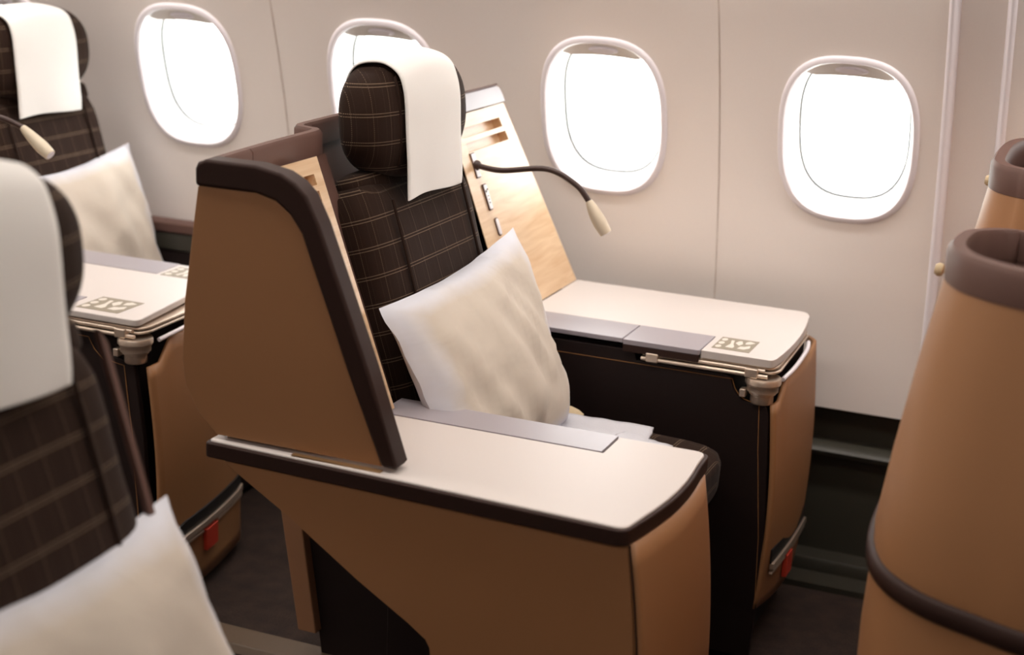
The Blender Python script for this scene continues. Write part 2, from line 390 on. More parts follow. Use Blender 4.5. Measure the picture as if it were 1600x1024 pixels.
# ceiling: bins and centre panel
ce = thing('ceiling', (-1.2, .7, 2.1), None, None, kind='structure')
yh = wall(0, S_HI, 0, 1).y
for s_, nm in ((1, 'bin_face'), (-1, 'bin_face')):
    Y_ = lambda y: YC+s_*(y-YC)
    obj(nm, strip([(Y_(yh+.01), 1.99), (Y_(yh-.25), 1.66+.1), (Y_(yh-.55), 1.80), (Y_(yh-.75), 2.12)], -4.1, 1.8), 'ceil', ce, smooth=False)
yb = yh-.75
obj('ceiling_panel', strip([(yb, 2.12), (YC+.4, 2.20), (YC-.4, 2.20), (2*YC-yb, 2.12)], -4.1, 1.8), 'ceil', ce, smooth=False)
for nm, x in (('wall_left', -4.1), ('wall_right', 1.8)):
    o = obj(nm, box(x-.02, x+.02, -2.05, 3.6, 0, 2.25), 'wall', None, smooth=False, loc=(x, .7, 0)); o['kind'] = 'structure'
# seat rail covers on the floor
for nm, y0, x0, x1 in (('trim_1', 2.405, -3.2, .9),):
    o = obj(nm, prism(rpoly([(y0, 0), (y0+.012, .016), (y0+.078, .016), (y0+.09, 0)], 0), 'x', x0, x1), 'rail', None, smooth=False, loc=(-1.2, y0, 0), bevel=.003); o['kind'] = 'structure'

# ------------------------------------------------------------------ the airline seat (authored at the middle seat's place)
REC = Vector((-.287, 0, .958)); FWD = Vector((.958, 0, .287)); YA = Vector((0, 1, 0))
def bp(y, z, d=0):          # point on the reclined back plane, d in front of it
    return Vector((-1.10-.30*(z-.64), y, z))+FWD*d
def make_seat(loc, label, group=None):
    s = thing('airline_seat', loc, label, 'seat', group)
    yc = 2.53
    obj('backrest', sbox(bp(yc-.025, .735, -.065), YA, REC, FWD, .215, .27, .070, n=9, m_=4, N=20, wob=.004), 'plaid', s)
    for sy in (-1, 1):
        pts = [bp(yc-.025+sy*.138, z, .0035+.002*math.sin(z*9)) for z in [.50+.024*k for k in range(20)]]
        obj('piping', tube(pts, .003, 6), 'plaid', s)
    HC = Vector((-1.246, yc-.010, 1.082)); HR = Vector((-.06, 0, .998)); HF = Vector((.998, 0, .06))
    h = obj('headrest', sbox(HC, YA, HR, HF, .190, .108, .062, n=2.5, m_=3.0, N=18, wob=.003), 'plaid', s)
    pts = []
    for k in range(25):
        a = pi*k/24; b_ = .70*math.cos(a); u_ = .62+.06*math.sin(a)
        d_ = (1-min(1, (u_**2.5+abs(b_)**2.5)**(3/2.5)))**(1/3); pts.append(HC+YA*(-.190*u_)+HR*.108*b_+HF*(.062*d_+.0015))
    obj('piping', tube(pts, .0028, 6), 'plaid', h)
    obj('collar', sbox(bp(yc, .985, -.06), YA, REC, FWD, .20, .028, .045, n=5, m_=3, N=10, wob=.006), 'plaid', s)
    obj('seat_cushion', sbox((-.885, yc, .438), YA, (-1, 0, .05), (.05, 0, 1), .242, .215, .052, n=9, m_=6, N=18, wob=.003), 'plaid', s)
    obj('base', join(box(-1.30, -.74, 2.50, 2.77, .04, .37)), 'black', s, bevel=.012)
    obj('back_panel', fprism(rpoly([(-.20, -.30), (.20, -.30), (.18, .37), (-.18, .37)], .04), bp(yc-.025, .70, -.138), YA, REC, FWD, 0, .012), 'plum', s, bevel=.003)
    for y in (2.36, 2.70):
        obj('leg', fprism([(-.03, 0), (.03, 0), (.05, .30), (-.05, .30)], (-.95, y, 0), (1, 0, 0), (0, 0, 1), (0, 1, 0), -.02, .02), 'black', s, bevel=.004)
    return s
seat = make_seat((-.95, 2.53, 0), 'brown plaid reclined seat in the middle, with white headrest cover and pillow')
obj('rear_strut', prism([(-1.462, .36), (-1.418, .36), (-1.375, .065), (-1.415, .065)], 'y', 2.44, 2.47), 'foot', seat, bevel=.003)

# headrest cover: cloth that goes over the headrest and hangs to the middle of the back
def make_cover(loc, label):
    yc = 2.503; W_ = .109
    path = []
    # from behind, over the top, down the front
    for (t_, d) in ((.082, -.100), (.098, -.090), (.111, -.073), (.1165, -.045), (.111, -.015), (.090, .009), (.06, .0175), (.02, .0205), (-.03, .0205), (-.08, .0205), (-.115, .0195), (-.134, .0190)):
        path.append(Vector((-1.246, 0, 1.082))+Vector((-.06, 0, .998))*t_+Vector((.998, 0, .06))*(d+.045))
    path = catmull(path, 6); n = len(path)-1
    def fn(u, v):
        i = min(n, int(round(u*n))); p = path[i]; hang = max(0, u-.45)/.55; w_ = abs(2*v-1); dr = .016*w_**2.2*(1-smooth(.25, .62, u)); tc = Vector((-1.246, 0, 1.082))-Vector((p.x, 0, p.z)); p = p+tc.normalized()*dr
        y = yc+(v-.5)*2*W_*(1+.02*hang)
        wv = .0022*math.sin(v*9+1.2)*hang+.0025*noise.noise(Vector((v*3, u*5, 1)))
        return Vector((p.x, y, p.z))+Vector((.998, 0, .06))*wv+REC*(.003*math.sin(v*5)*hang)
    return obj('headrest_cover', grid(fn, n, 22), 'cloth', None, solid=.003, loc=loc)
cover = tag(make_cover((-1.2, 2.53, .96), ''), 'white cloth cover over the headrest of the middle plaid seat', 'headrest cover')

# pillow between four corner points
def make_pillow(corners, puff, nrm, seed, name='pillow', N=30, back=.6):
    C4 = [Vector(c) for c in corners]; nrm = Vector(nrm).normalized(); V, Fc, UV = [], [], []; ids = {}
    cen = sum(C4, Vector())/4
    for side in (0, 1):
        for i in range(N+1):
            for j in range(N+1):
                if side and (i in (0, N) or j in (0, N)): ids[(1, i, j)] = ids[(0, i, j)]; continue
                u, v = i/N, j/N
                p = C4[0]*(1-u)*(1-v)+C4[1]*u*(1-v)+C4[2]*u*v+C4[3]*(1-u)*v
                a, b = 2*u-1, 2*v-1
                # edges pull inward between the corners
                pin = .055*((1-a*a)*abs(b)**3+(1-b*b)*abs(a)**3)
                p = p+(cen-p)*pin*1.6
                q_ = max(0, (1-a**2)*(1-b**2))**.42
                th = puff*q_*(1+.10*noise.noise(Vector((u*2.2, v*2.2, seed+4))))
                k = noise.noise(Vector((u*3.1+seed, v*3.1, side)))*.5+noise.noise(Vector((u*7+seed, v*5, 3+side)))*.25
                cr = math.sin((u*1.3+v*.7)*8+3*noise.noise(Vector((u*2, v*2, seed))))*.006*q_*(.4+abs(b))
                rid = (1-abs(noise.noise(Vector((u*2.2+seed, v*.0+u*6+v*1.5, seed)))))**6
                fold = .020*k*min(1, q_*1.3)+cr*1.2+.024*(1-abs(noise.noise(Vector((v*1.2+seed, u*5.5-v*2.5, seed+2))))*2.2)*q_*(.3+.7*v)+.006*abs(noise.noise(Vector((u*9+v*5, v*3-u*2, seed+8))))*q_
                edge = .006*noise.noise(Vector((u*9, v*9, seed)))*(1-q_)
                p = p+nrm*((th+fold) if side == 0 else -(th*back))+nrm*edge
                ids[(side, i, j)] = len(V); V.append(p); UV.append((u, v))
    for side in (0, 1):
        for i in range(N):
            for j in range(N):
                f_ = (ids[(side, i, j)], ids[(side, i+1, j)], ids[(side, i+1, j+1)], ids[(side, i, j+1)])
                Fc.append(f_ if side else f_[::-1])
    return V, Fc, UV
pil = obj('pillow', make_pillow([(-1.140, 2.225, .805), (-1.125, 2.755, .845), (-.975, 2.70, .485), (-.975, 2.215, .50)], .068, (.93, -.05, .36), 2.0), 'pillow', None, loc=(-1.0, 2.52, .49))
tag(pil, 'white square pillow leaning on the middle plaid seat', 'pillow')

# ------------------------------------------------------------------ shell of the middle seat
sh = thing('seat_shell', (-1.2, 2.5, .64), 'tan privacy shell with dark rim and wood inner panels around the middle seat', 'seat shell')
YW = 1.955
tan_poly = [(-1.306, 1.034), (-1.205, 1.034), (-1.172, 1.026), (-1.147, 1.008), (-1.128, .982), (-1.111, .938), (-1.087, .878), (-1.049, .781), (-.992, .6465), (-1.278, .6465), (-1.311, .677), (-1.334, .72), (-1.339, .76), (-1.333, .853), (-1.318, .955)]
obj('side_panel', prism(tan_poly, 'y', YW, YW+.026), 'tan', sh, bevel=.002)
outer = [(-1.309, 1.034), (-1.309, 1.060), (-1.304, 1.070), (-1.290, 1.0755), (-1.206, 1.0755), (-1.163, 1.068), (-1.139, 1.056), (-1.120, 1.039), (-1.099, .999), (-1.067, .920), (-1.016, .792), (-.966, .652), (-.970, .6465)]
inner = [(-.992, .6465), (-1.049, .781), (-1.087, .878), (-1.111, .938), (-1.128, .982), (-1.147, 1.008), (-1.172, 1.026), (-1.205, 1.034)]
obj('rim', prism(outer+inner, 'y', YW-.004, YW+.036), 'trim', sh, bevel=.006, seg=3, ang=60)
# rim band along the back of the shell, seat-side face visible above the wood
def band(name, path, h=.042, th=.022, mat_='plum'):
    n = len(path); prof = [(-th/2, -h), (-th/2, -.006), (-th/2+.005, 0), (th/2-.005, 0), (th/2, -.006), (th/2, -h)]
    return obj(name, sweep(path, lambda i: prof), mat_, sh)
band('rim', [(-1.292, 1.961, 1.073), (-1.295, 2.04, 1.074), (-1.2955, 2.073, 1.0745)])
band('rim', [(-1.2955, 2.0745, 1.0745), (-1.298, 2.15, 1.075)]+[(x, y, 1.075) for x, y in [(-1.300, 2.285), (-1.303, 2.303), (-1.312, 2.312), (-1.325, 2.315), (-1.345, 2.322), (-1.352, 2.335), (-1.354, 2.36)]])
band('rim', [(-1.354, 2.361, 1.075), (-1.357, 2.60, 1.075), (-1.357, 2.77, 1.073)])
# back skin and seat niche lining
obj('back_skin', sweep([(-1.310, 1.985, 1.033), (-1.322, 2.30, 1.033), (-1.372, 2.34, 1.033), (-1.374, 2.77, 1.033), (-1.335, 2.81, 1.033), (-1.330, 3.06, 1.033)], lambda i: [(-.004, 0), (.004, 0), (.010, -.28), (-.030, -.39), (-.04, -.39), (0, -.28)]), 'tan', sh)
def lining(y0, y1, xt, name='niche_lining'):
    g_ = fprism([(y0, 0), (y1, 0), (y1, .425), (y0, .425)], (xt+.37*.39*.98, 0, .635), (0, 1, 0), (-.347, 0, .938), (.938, 0, .347), -.01, 0)
    return obj(name, g_, 'plum', sh, smooth=False)
lining(1.985, 2.315, -1.286); lining(2.30, 2.82, -1.345)
# wood panels facing forward
WU = Vector((-.347, 0, .938)); WN = Vector((.938, 0, .347))
def wood_panel(x0, ya, yb0, yb1, L, slots, name, yl0=None):
    """grid panel with rectangular slots cut through; ya = inner edge, yb0/yb1 = outer edge at bottom/top; s along slope"""
    ys = sorted({0.0, 1.0}|{s_[0] for s_ in slots}|{s_[1] for s_ in slots}); ss = sorted({0.0, L}|{s_[2] for s_ in slots}|{s_[3] for s_ in slots})
    def P(u, s, d=0): yb = yb0+(yb1-yb0)*s/L; return Vector((x0, ya+(yb-ya)*u, .641))+WU*s+WN*d
    V, Fc, ix = [], [], {}
    def vid(u, s, d):
        k = (round(u, 5), round(s, 5), d)
        if k not in ix: ix[k] = len(V); V.append(P(u, s, d))
        return ix[k]
    hole = lambda um, sm: any(a < um < b and c < sm < e for a, b, c, e in slots)
    for i in range(len(ys)-1):
        for j in range(len(ss)-1):
            um, sm = (ys[i]+ys[i+1])/2, (ss[j]+ss[j+1])/2; h = hole(um, sm); dd = -.020 if h else 0
            Fc.append((vid(ys[i], ss[j], dd), vid(ys[i+1], ss[j], dd), vid(ys[i+1], ss[j+1], dd), vid(ys[i], ss[j+1], dd)))
    for a, b, c, e in slots:
        us = [u for u in ys if a <= u <= b]; sl = [s for s in ss if c <= s <= e]
        for k in range(len(us)-1):
            for s in (c, e): Fc.append((vid(us[k], s, 0), vid(us[k+1], s, 0), vid(us[k+1], s, -.020), vid(us[k], s, -.020)))
        for k in range(len(sl)-1):
            for u in (a, b): Fc.append((vid(u, sl[k], 0), vid(u, sl[k+1], 0), vid(u, sl[k+1], -.020), vid(u, sl[k], -.020)))
    # outer edge band
    n = len(V); V += [P(0, 0), P(1, 0), P(1, L), P(0, L), P(0, 0, -.02), P(1, 0, -.02), P(1, L, -.02), P(0, L, -.02)]
    Fc += [(n+i, n+(i+1) % 4, n+(i+1) % 4+4, n+i+4) for i in range(4)]
    return obj(name, (V, Fc), 'wood', sh, smooth=False), P
wp, Pn = wood_panel(-1.104, 2.218, 2.030, 2.030, .432, [(.13, .40, .360, .378), (.13, .40, .388, .406)], 'wood_panel')
wq, Pf = wood_panel(-1.150, 2.815, 3.200, 3.088, .418, [(.14, .84, .341, .361), (.12, .82, .371, .391)], 'wood_panel')
# niche side wall on the window side
obj('niche_side', prism([(-1.150, .641), (-1.153+.0, .645), (-1.297, 1.033), (-1.36, 1.04), (-1.21, .641)], 'y', 2.815, 2.825), 'plum', sh, smooth=False)
obj('niche_side', prism([(-1.106, .641), (-1.252, 1.028), (-1.285, 1.028), (-1.17, .641)], 'y', 2.205, 2.216), 'plum', sh, smooth=False)
# plum plastic cap over the window-side panel; its grey paints in the window's reflection
cap = fprism(rpoly([(2.818, 0), (3.086, 0), (3.082, .032), (2.818, .030)], [0, .004, .02, 0]), (-1.150, 0, .641), (0, 1, 0), WU, WN, 0, 0)
o_ = Vector((-1.150, 0, .641))+WU*.420
obj('rim_cap', fprism(rpoly([(2.80, 0), (3.088, 0), (3.080, .036), (2.80, .036)], [0, .004, .02, 0]), o_, (0, 1, 0), WU, WN, -.02, .006), 'grey', sh, bevel=.004)
obj('rim_cap_edge', fprism(rpoly([(2.80, .0365), (3.080, .0365), (3.076, .041), (2.80, .041)], 0), o_, (0, 1, 0), WU, WN, -.024, .004), 'plum', sh, bevel=.001)
# plates on the window-side wood panel
def plate(u, s, du, ds, rad, parts, name):
    O = Pf(u, s); U = (Pf(u+.1, s)-Pf(u, s)).normalized()
    f = obj(name, fprism(rpoly([(-du, -ds), (du, -ds), (du, ds), (-du, ds)], rad), O, U, WU, WN, 0, .0022), 'plum', sh, bevel=.0006)
    obj('insert', fprism(rpoly([(-du+.0022, -ds+.0022), (du-.0022, -ds+.0022), (du-.0022, ds-.0022), (-du+.0022, ds-.0022)], rad), O, U, WU, WN, .002, .0034), 'bezel', f)
    for (a, b, r_) in parts:
        obj('socket_hole', lathe([(r_, .0030), (r_, .0042), (r_*.6, .0042)], O+U*a+WU*b, WN, 12), 'dark', f)
    return O, U
LO, LU = plate(.17, .313, .0105, .026, .003, [], 'lamp_mount')
plate(.20, .245, .0095, .0275, .004, [(-.003, .012, .0028), (.004, .015, .0022), (0, .002, .0013), (0, -.005, .0013), (0, -.012, .0016)], 'socket_plate')
plate(.215, .181, .0085, .019, .008, [], 'button_plate')
# brass strip under the wing
obj('brass_foot_strip', box(-1.14, -.99, 1.9445, 1.954, .6405, .6425), 'gold', sh)

# ------------------------------------------------------------------ reading lamps
def make_lamp(pts, headpts, label, base=None):
    l = thing('reading_lamp', pts[0], label, 'lamp', None)
    obj('stalk', tube(catmull(pts, 8), .0058, 10), 'stalk', l)
    H = catmull(headpts, 8); n = len(H)
    rad = [(.0062+.0078*math.sin(min(1, (i/(n-1))*1.35)*pi*.5)-(.0022*max(0, i/(n-1)-.7)/.3)) for i in range(n)]
    hd = obj('lamp_head', tube(H, .01, 18, rad), 'lamp', l)
    d_ = (H[-1]-H[-2]).normalized()
    obj('lens', lathe([(.0095, -.001), (.0095, .0012), (.006, .0016)], H[-1], d_, 16), 'bezel', hd)
    obj('socket', lathe([(.0105, -.002), (.0105, .004), (.0075, .008)], pts[0], (Vector(pts[1])-Vector(pts[0])), 16), 'stalk', l)
    return l
L0 = LO+WN*.003
make_lamp([L0, (-1.20, 2.865, .931), (-1.105, 2.870, .943), (-1.045, 2.875, .918), (-1.017, 2.88, .886)],
          [(-1.018, 2.88, .888), (-1.002, 2.882, .860), (-.980, 2.885, .826)], 'dark bendy reading lamp with ivory head in front of the wood panel')

# ------------------------------------------------------------------ near side console of the middle seat
nc = thing('side_console', (-.9, 2.1, 0), 'tan side console with white table top and grey armrest pad, nearest the aisle', 'console')
top = [(-1.288, 1.948), (-1.0, 1.938), (-.60, 1.922)]+[(-.5995+.016*math.sin(pi*k/8)+.012*k/8, 1.935+.32*k/8) for k in range(1, 8)]+[(-.585, 2.270), (-.7285, 2.270), (-.7285, 2.190), (-1.104, 2.190), (-1.104, 2.02), (-1.288, 2.02)]
rad = [.008, 0, .016]+[0]*7+[.018, .0, 0, 0, 0, .004]
obj('table_top', prism(rpoly(top, rad), 'z', .622, .640), 'white', nc, bevel=.003)
tw = [(-1.293, 1.942), (-1.0, 1.932), (-.598, 1.916)]+[(-.5935+.016*math.sin(pi*k/8)+.012*k/8, 1.935+.32*k/8) for k in range(1, 8)]+[(-.579, 2.276), (-.64, 2.276), (-.64, 2.05), (-1.293, 2.05)]
obj('edge_trim', prism(rpoly(tw, [.01, 0, .02]+[0]*7+[.02, 0, 0, .004]), 'z', .612, .6365), 'trim', nc, bevel=.005, seg=3, ang=60)
obj('armrest_pad', prism(rpoly([(-1.118, 2.1915), (-.731, 2.1915), (-.731, 2.272), (-1.118, 2.272)], 0.001), 'z', .615, .6405), 'grey', nc, bevel=.003)
bul = lambda z: .030*(1-((z-.28)/.34)**2) if z > .28 else .030
side = [(-1.262, .612), (-1.253, .602), (-1.146, .541), (-1.023, .462), (-.936, .412), (-.906, .392), (-.899, .380), (-.897, .362), (-.893, .05)]
fr = [(-.600+bul(z)*.9, z) for z in [.05+.0375*k for k in range(16)]]
yside = lambda x: 1.948-(x+1.27)*.026
def side_skin(y0):
    poly = side+fr+[(-.600, .612)]; V, Fc = prism(poly, 'y', 0, .02)
    return [(v[0], yside(v[0])+v[1], v[2]) for v in V], Fc
obj('side_skin', side_skin(0), 'tan', nc, bevel=.002)
def front_fn(u, v):
    z = .05+.562*v; y = 1.932+.335*u; x = -.598+bul(z)+.016*math.sin(pi*u)+.012*u
    rr = smooth(0, .05, u); rr2 = smooth(1, .9, u); x -= .012*(1-rr2)
    return (x, y, z)
obj('front_skin', grid(front_fn, 24, 16), 'tan', nc, solid=.012)
obj('seam', tube([(front_fn(0, k/12)[0]+.001, 1.9305, front_fn(0, k/12)[2]) for k in range(13)], .0016, 6), 'trim', nc)
obj('inner_side', join(box(-1.10, -.62, 2.195, 2.268, .06, .612)), 'black', nc, bevel=.004)
obj('lower_box', prism([(-1.41, .26), (-1.425, .45), (-.70, .45), (-.70, .01), (-1.375, .01)], 'y', 2.462, 2.49), 'black', nc, bevel=.004)

# ------------------------------------------------------------------ folding tray parts shared by the consoles
def tray_hardware(par, xf, yi, xb, ydir=1):
    """rods along the inner edge below the top and the pivot at the front corner; xf = front x, yi = inner face y"""
    s = ydir
    tr = obj('tray_edge', prism(rpoly([(xb, yi-s*.004), (xf-.006, yi-s*.004), (xf+.004, yi+s*.02), (xf-.004, yi+s*.30), (xb, yi+s*.30)], [0, .012, .008, .01, 0]), 'z', .610, .6150), 'metal', par, bevel=.002)
    obj('tray_edge', prism(rpoly([(xb+.01, yi-s*.001), (xf-.010, yi-s*.001), (xf, yi+s*.02), (xf-.006, yi+s*.30), (xb+.01, yi+s*.30)], [0, .012, .008, .01, 0]), 'z', .6175, .6225), 'metal', par, bevel=.002)
    obj('hinge_rod', tube([(xb, yi-s*.010, .6065), (xf-.014, yi-s*.010, .6065)], .0042, 10), 'metal', tr)
    obj('hinge_rod', tube([(xb+.006, yi-s*.007, .6165), (xf-.02, yi-s*.007, .6165)], .0038, 10), 'metal', tr)
    for xx in (xb+.022, xf-.045):
        obj('hinge_clamp', box(xx-.013, xx+.013, min(yi-s*.016, yi), max(yi-s*.016, yi), .601, .620), 'metal', tr, bevel=.003)
    cx, cy = xf-.026, yi+s*.010
    pv = obj('pivot', lathe([(.033, 0), (.0345, -.003), (.0345, -.011), (.032, -.013), (.032, -.015), (.030, -.017), (.030, -.027), (.026, -.029), (.026, -.032), (.022, -.034), (.022, -.050), (.020, -.052)], (cx, cy, .6005), (0, 0, 1), 32), 'metal', par)
    obj('pivot_bracket', box(cx-.040, cx-.028, min(cy-s*.02, cy), max(cy-s*.02, cy), .560, .576), 'metal', pv, bevel=.002)
    obj('side_handle', tube(catmull([(xf+.004, yi+s*.045, .590), (xf+.012, yi+s*.12, .598), (xf+.010, yi+s*.22, .604), (xf+.002, yi+s*.27, .606)], 6), .0045, 10), 'bezel', par)
def placard(par, x0, x1, y0, y1, flip=False):
    p = obj('placard', box(x0, x1, y0, y1, .6400, .6406), 'placard', par, smooth=False)
    W_, H_ = x1-x0, y1-y0
    Q = lambda u, v: (x0+W_*u, y0+H_*(1-v if flip else v))
    for k in range(3):
        c = Q(.12, .2+.3*k); obj('pictogram', prism([(c[0]+W_*.08*math.cos(a), c[1]+H_*.11*math.sin(a)) for a in [2*pi*i/14 for i in range(14)]], 'z', .6405, .6408), 'placlight', p, smooth=False)
    for pts in ([(.30, .2), (.36, .5), (.30, .8), (.38, .82), (.44, .5), (.52, .3), (.50, .18)], [(.46, .62), (.60, .45), (.66, .62), (.58, .85), (.50, .8)], [(.62, .2), (.80, .18), (.92, .35), (.88, .55), (.76, .42), (.66, .4)], [(.72, .62), (.84, .66), (.94, .82), (.78, .9), (.70, .8)]):
        obj('pictogram', prism([Q(u, v) for u, v in pts], 'z', .6405, .6408), 'placlight', p, smooth=False)
def stitch(par, pts, r=.0006):
    obj('stitching', tube(pts, r, 6), 'thread', par)

# ------------------------------------------------------------------ window console of the middle seat
wc = thing('window_console', (-.9, 3.0, 0), 'long white-topped console under the windows beside the middle seat', 'console')
xf = lambda y: -.607-.03*((y-2.95)/.25)**2+.010
tp = [(-1.149, 2.920), (-.751, 2.920), (-.751, 2.812), (-.612, 2.812)]+[(-.602-.022*((k/8-.35))**2*2, 2.83+.34*k/8) for k in range(0, 9)]+[(-.632, 3.200), (-1.149, 3.204)]
obj('table_top', prism(rpoly(tp, [0, 0, .002, .014]+[0]*9+[.022, 0]), 'z', .624, .640), 'white', wc, bevel=.0035)
obj('armrest_pad', box(-1.149, -.909, 2.812, 2.919, .630, .6400), 'grey', wc, bevel=.002)
obj('armrest_flap', prism(rpoly([(-.9065, 2.806), (-.7525, 2.806), (-.7525, 2.919), (-.9065, 2.919)], [.002, .006, .002, .002]), 'z', .630, .6405), 'grey', wc, bevel=.003)
obj('flap_edge', box(-.9065, -.7535, 2.806, 2.814, .615, .6305), 'trim', wc, bevel=.002)
placard(wc, -.738, -.664, 2.838, 2.922)
tray_hardware(wc, -.604, 2.820, -.868)
notch = [(-1.30, .10), (-1.30, .60), (-1.152, .617), (-.885, .617), (-.88, .598), (-.700, .598), (-.690, .594), (-.684, .568), (-.668, .553), (-.648, .548), (-.618, .546), (-.612, .53), (-.600, .30), (-.604, .13), (-.61, .02), (-1.30, .02)]
obj('side_panel', prism(notch, 'y', 2.818, 2.835), 'black', wc, bevel=.002)
stitch(wc, [(-1.13, 2.8170, .592)]+[(-.687, 2.8170, .591), (-.6835, 2.817, .582), (-.680, 2.817, .573), (-.672, 2.817, .562), (-.660, 2.817, .5545), (-.640, 2.817, .549), (-.631, 2.817, .546), (-.626, 2.817, .46), (-.610, 2.817, .279), (-.606, 2.817, .150)])
obj('well', box(-.70, -.625, 2.838, 2.90, .55, .612), 'dark', wc, smooth=False)
def wfront(u, v):
    z0 = .128-.03*math.sin(pi*min(1, u*1.1)*.5)+.03*(u**4); z1 = .550+.040*smooth(.10, .16, u); z = z0+(z1-z0)*v; y = 2.818+.380*u
    x = -.6065+.024*math.sin(pi*min(1, u*1.05))**.8*.45+.012*math.sin(pi*v)
    x -= .003*max(0, .35-v)/.35*(1-u)
    x -= .02*smooth(.93, 1.0, u)
    return (x, y, z)
obj('front_skin', grid(wfront, 24, 20), 'tan', wc, solid=.008)
obj('core', box(-1.30, -.63, 2.84, 3.19, .03, .618), 'black', wc, smooth=False)
def life_vest(par, P, N, a0, a1, s0, mat_red='red'):
    """pocket slot: dark recess, two bars and a pull tab. P(t) point along the slot, N outward"""
    N = Vector(N); up = Vector((0, 0, 1))
    def bar(z, h, d, t0, t1, mt, nm):
        n_ = 8; V = []; Fc = [(0, 3, 2, 1), (4*n_, 4*n_+1, 4*n_+2, 4*n_+3)]
        for k in range(n_+1):
            p = P(t0+(t1-t0)*k/n_)
            for dz, dn_ in ((-h, 0), (-h, d), (h, d), (h, 0)): V.append(p+up*(z+dz)+N*dn_)
        for k in range(n_):
            for j in range(4): Fc.append((4*k+j, 4*k+(j+1) % 4, 4*k+4+(j+1) % 4, 4*k+4+j))
        return obj(nm, (V, Fc), mt, par, bevel=.0015)
    b0 = bar(.024, .016, .004, 0, 1, 'dark', 'pocket_slot')
    bar(.004, .007, .009, 0, 1, 'metal', 'pocket_bar')
    bar(-.010, .003, .007, 0, .34, 'metal', 'pocket_bar'); bar(-.010, .003, .007, .54, 1, 'metal', 'pocket_bar')
    bar(-.034, .024, .010, .36, .52, 'red', 'pull_tab')
PA, PB = Vector((-.5905, 2.850, .205)), Vector((-.5945, 3.165, .188))
life_vest(wc, lambda t_: PA.lerp(PB, t_)+Vector((.004*math.sin(pi*t_), 0, 0)), (1, 0, 0), 0, 1, 0)

# ------------------------------------------------------------------ blanket and belt on the seat
bl = thing('folded_blanket', (-.9, 2.66, .485), 'folded white blanket on the seat in front of the pillow', 'blanket')
for k in range(4):
    def bf(u, v, k=k):
        x = -.99+.19*u+(.006*k if u > .9 else 0)-.02*v; y = 2.535+.17*v+.0*u
        z = .482+.005*k+.005*noise.noise(Vector((u*4, v*4, k)))+.004*math.sin(pi*u)*math.sin(pi*v)*(k/3)+.012*smooth(.75, 1, v)*(k-1)*.35
        return (x+.006*noise.noise(Vector((v*14, k, 0)))*(u > .95), y, z)
    obj('fold', grid(bf, 16, 16), 'blanket', bl, solid=.0052)
def bf2(u, v): return (-.845+.095*u, 2.50+.19*v-.03*u, .492+.022*math.sin(pi*v)*(1-.6*u)+.006*noise.noise(Vector((u*5, v*5, 9))))
obj('loose_corner', grid(bf2, 12, 12), 'blanket', bl, solid=.006)
belt = tag(obj('belt_end', sweep([(-1.03, 2.715, .500), (-1.0, 2.72, .506), (-.98, 2.72, .505), (-.965, 2.72, .500), (-.955, 2.72, .493)], lambda i: [(-.022, 0), (.022, 0), (.022, .004), (-.022, .004)]), 'beige', None, smooth=False, loc=(-.98, 2.74, .49), bevel=.001), 'beige webbing belt end lying between pillow and blanket', 'seat belt')

# ------------------------------------------------------------------ row behind
rc = thing('centre_console', (-2.2, 2.65, 0), 'white-topped centre console between the seats of the row behind, at the left', 'console')
rx = lambda y: -1.768-.145*(y-2.44)
tp = [(-2.70, 2.440), (rx(2.44)-.004, 2.440), (rx(2.60), 2.60), (rx(2.86)-.002, 2.862), (-2.70, 2.862)]
obj('table_top', prism(rpoly(tp, [0, .018, 0, .02, 0]), 'z', .626, .640), 'white', rc, bevel=.003)
for y0, y1 in ((2.442, 2.532), (2.765, 2.860)):
    obj('armrest_pad', prism([(-2.70, y0), (-1.955, y0), (-1.960, y1), (-2.70, y1)], 'z', .6395, .6412), 'grey', rc, smooth=False)
placard(rc, -1.935, -1.835, 2.462, 2.552); placard(rc, -1.945, -1.85, 2.762, 2.84, True)
tray_hardware(rc, -1.765, 2.448, -2.15)
tray_hardware(rc, -1.825, 2.856, -2.15, -1)
obj('side_panel', prism([(-2.60, .60), (-1.87, .60), (-1.855, .57), (-1.835, .555), (-1.79, .548), (-1.772, .40), (-1.757, .12), (-1.76, .02), (-2.60, .02)], 'y', 2.449, 2.462), 'black', rc, bevel=.002)
stitch(rc, [(-2.3, 2.448, .588), (-1.895, 2.448, .588), (-1.882, 2.448, .565), (-1.862, 2.448, .548), (-1.812, 2.448, .541), (-1.798, 2.448, .40), (-1.782, 2.448, .12)])
def rfront(u, v):
    z = .03+(.515+.04*smooth(.12, .18, u))*v; y = 2.450+.405*u; x = rx(y)+.012+.018*math.sin(pi*max(v, .38))+.012*math.sin(pi*u)
    x -= .014*smooth(.93, 1, u)
    return (x, y, z)
obj('front_skin', grid(rfront, 20, 20), 'tan', rc, solid=.008)
obj('core', prism([(-2.60, 2.465), (rx(2.465)-.02, 2.465), (rx(2.85)-.02, 2.85), (-2.60, 2.85)], 'z', .03, .60), 'black', rc, smooth=False)
life_vest(rc, lambda t_: Vector(rfront(.12+.84*t_, (.150-.03)/.55))+Vector((.004, 0, 0)), (1, 0, 0), 0, 1, 0)
s2 = copy_tree(seat, None, (-1.215, .475, -.025), 'brown plaid window seat of the row behind, at the top left')
s2.name = 'airline_seat'
c2 = cover.copy(); COL.objects.link(c2); c2.location = cover.location+Vector((-1.215, .475, -.030)); c2['label'] = 'white cloth cover on the headrest at the top left corner'
p2 = obj('pillow', make_pillow([(-1.12, 2.275, .800), (-1.115, 2.765, .830), (-.985, 2.745, .46), (-.975, 2.30, .488)], .055, (.93, -.05, .36), 7.3), 'pillow', None, loc=(-1.0, 2.52, .49))
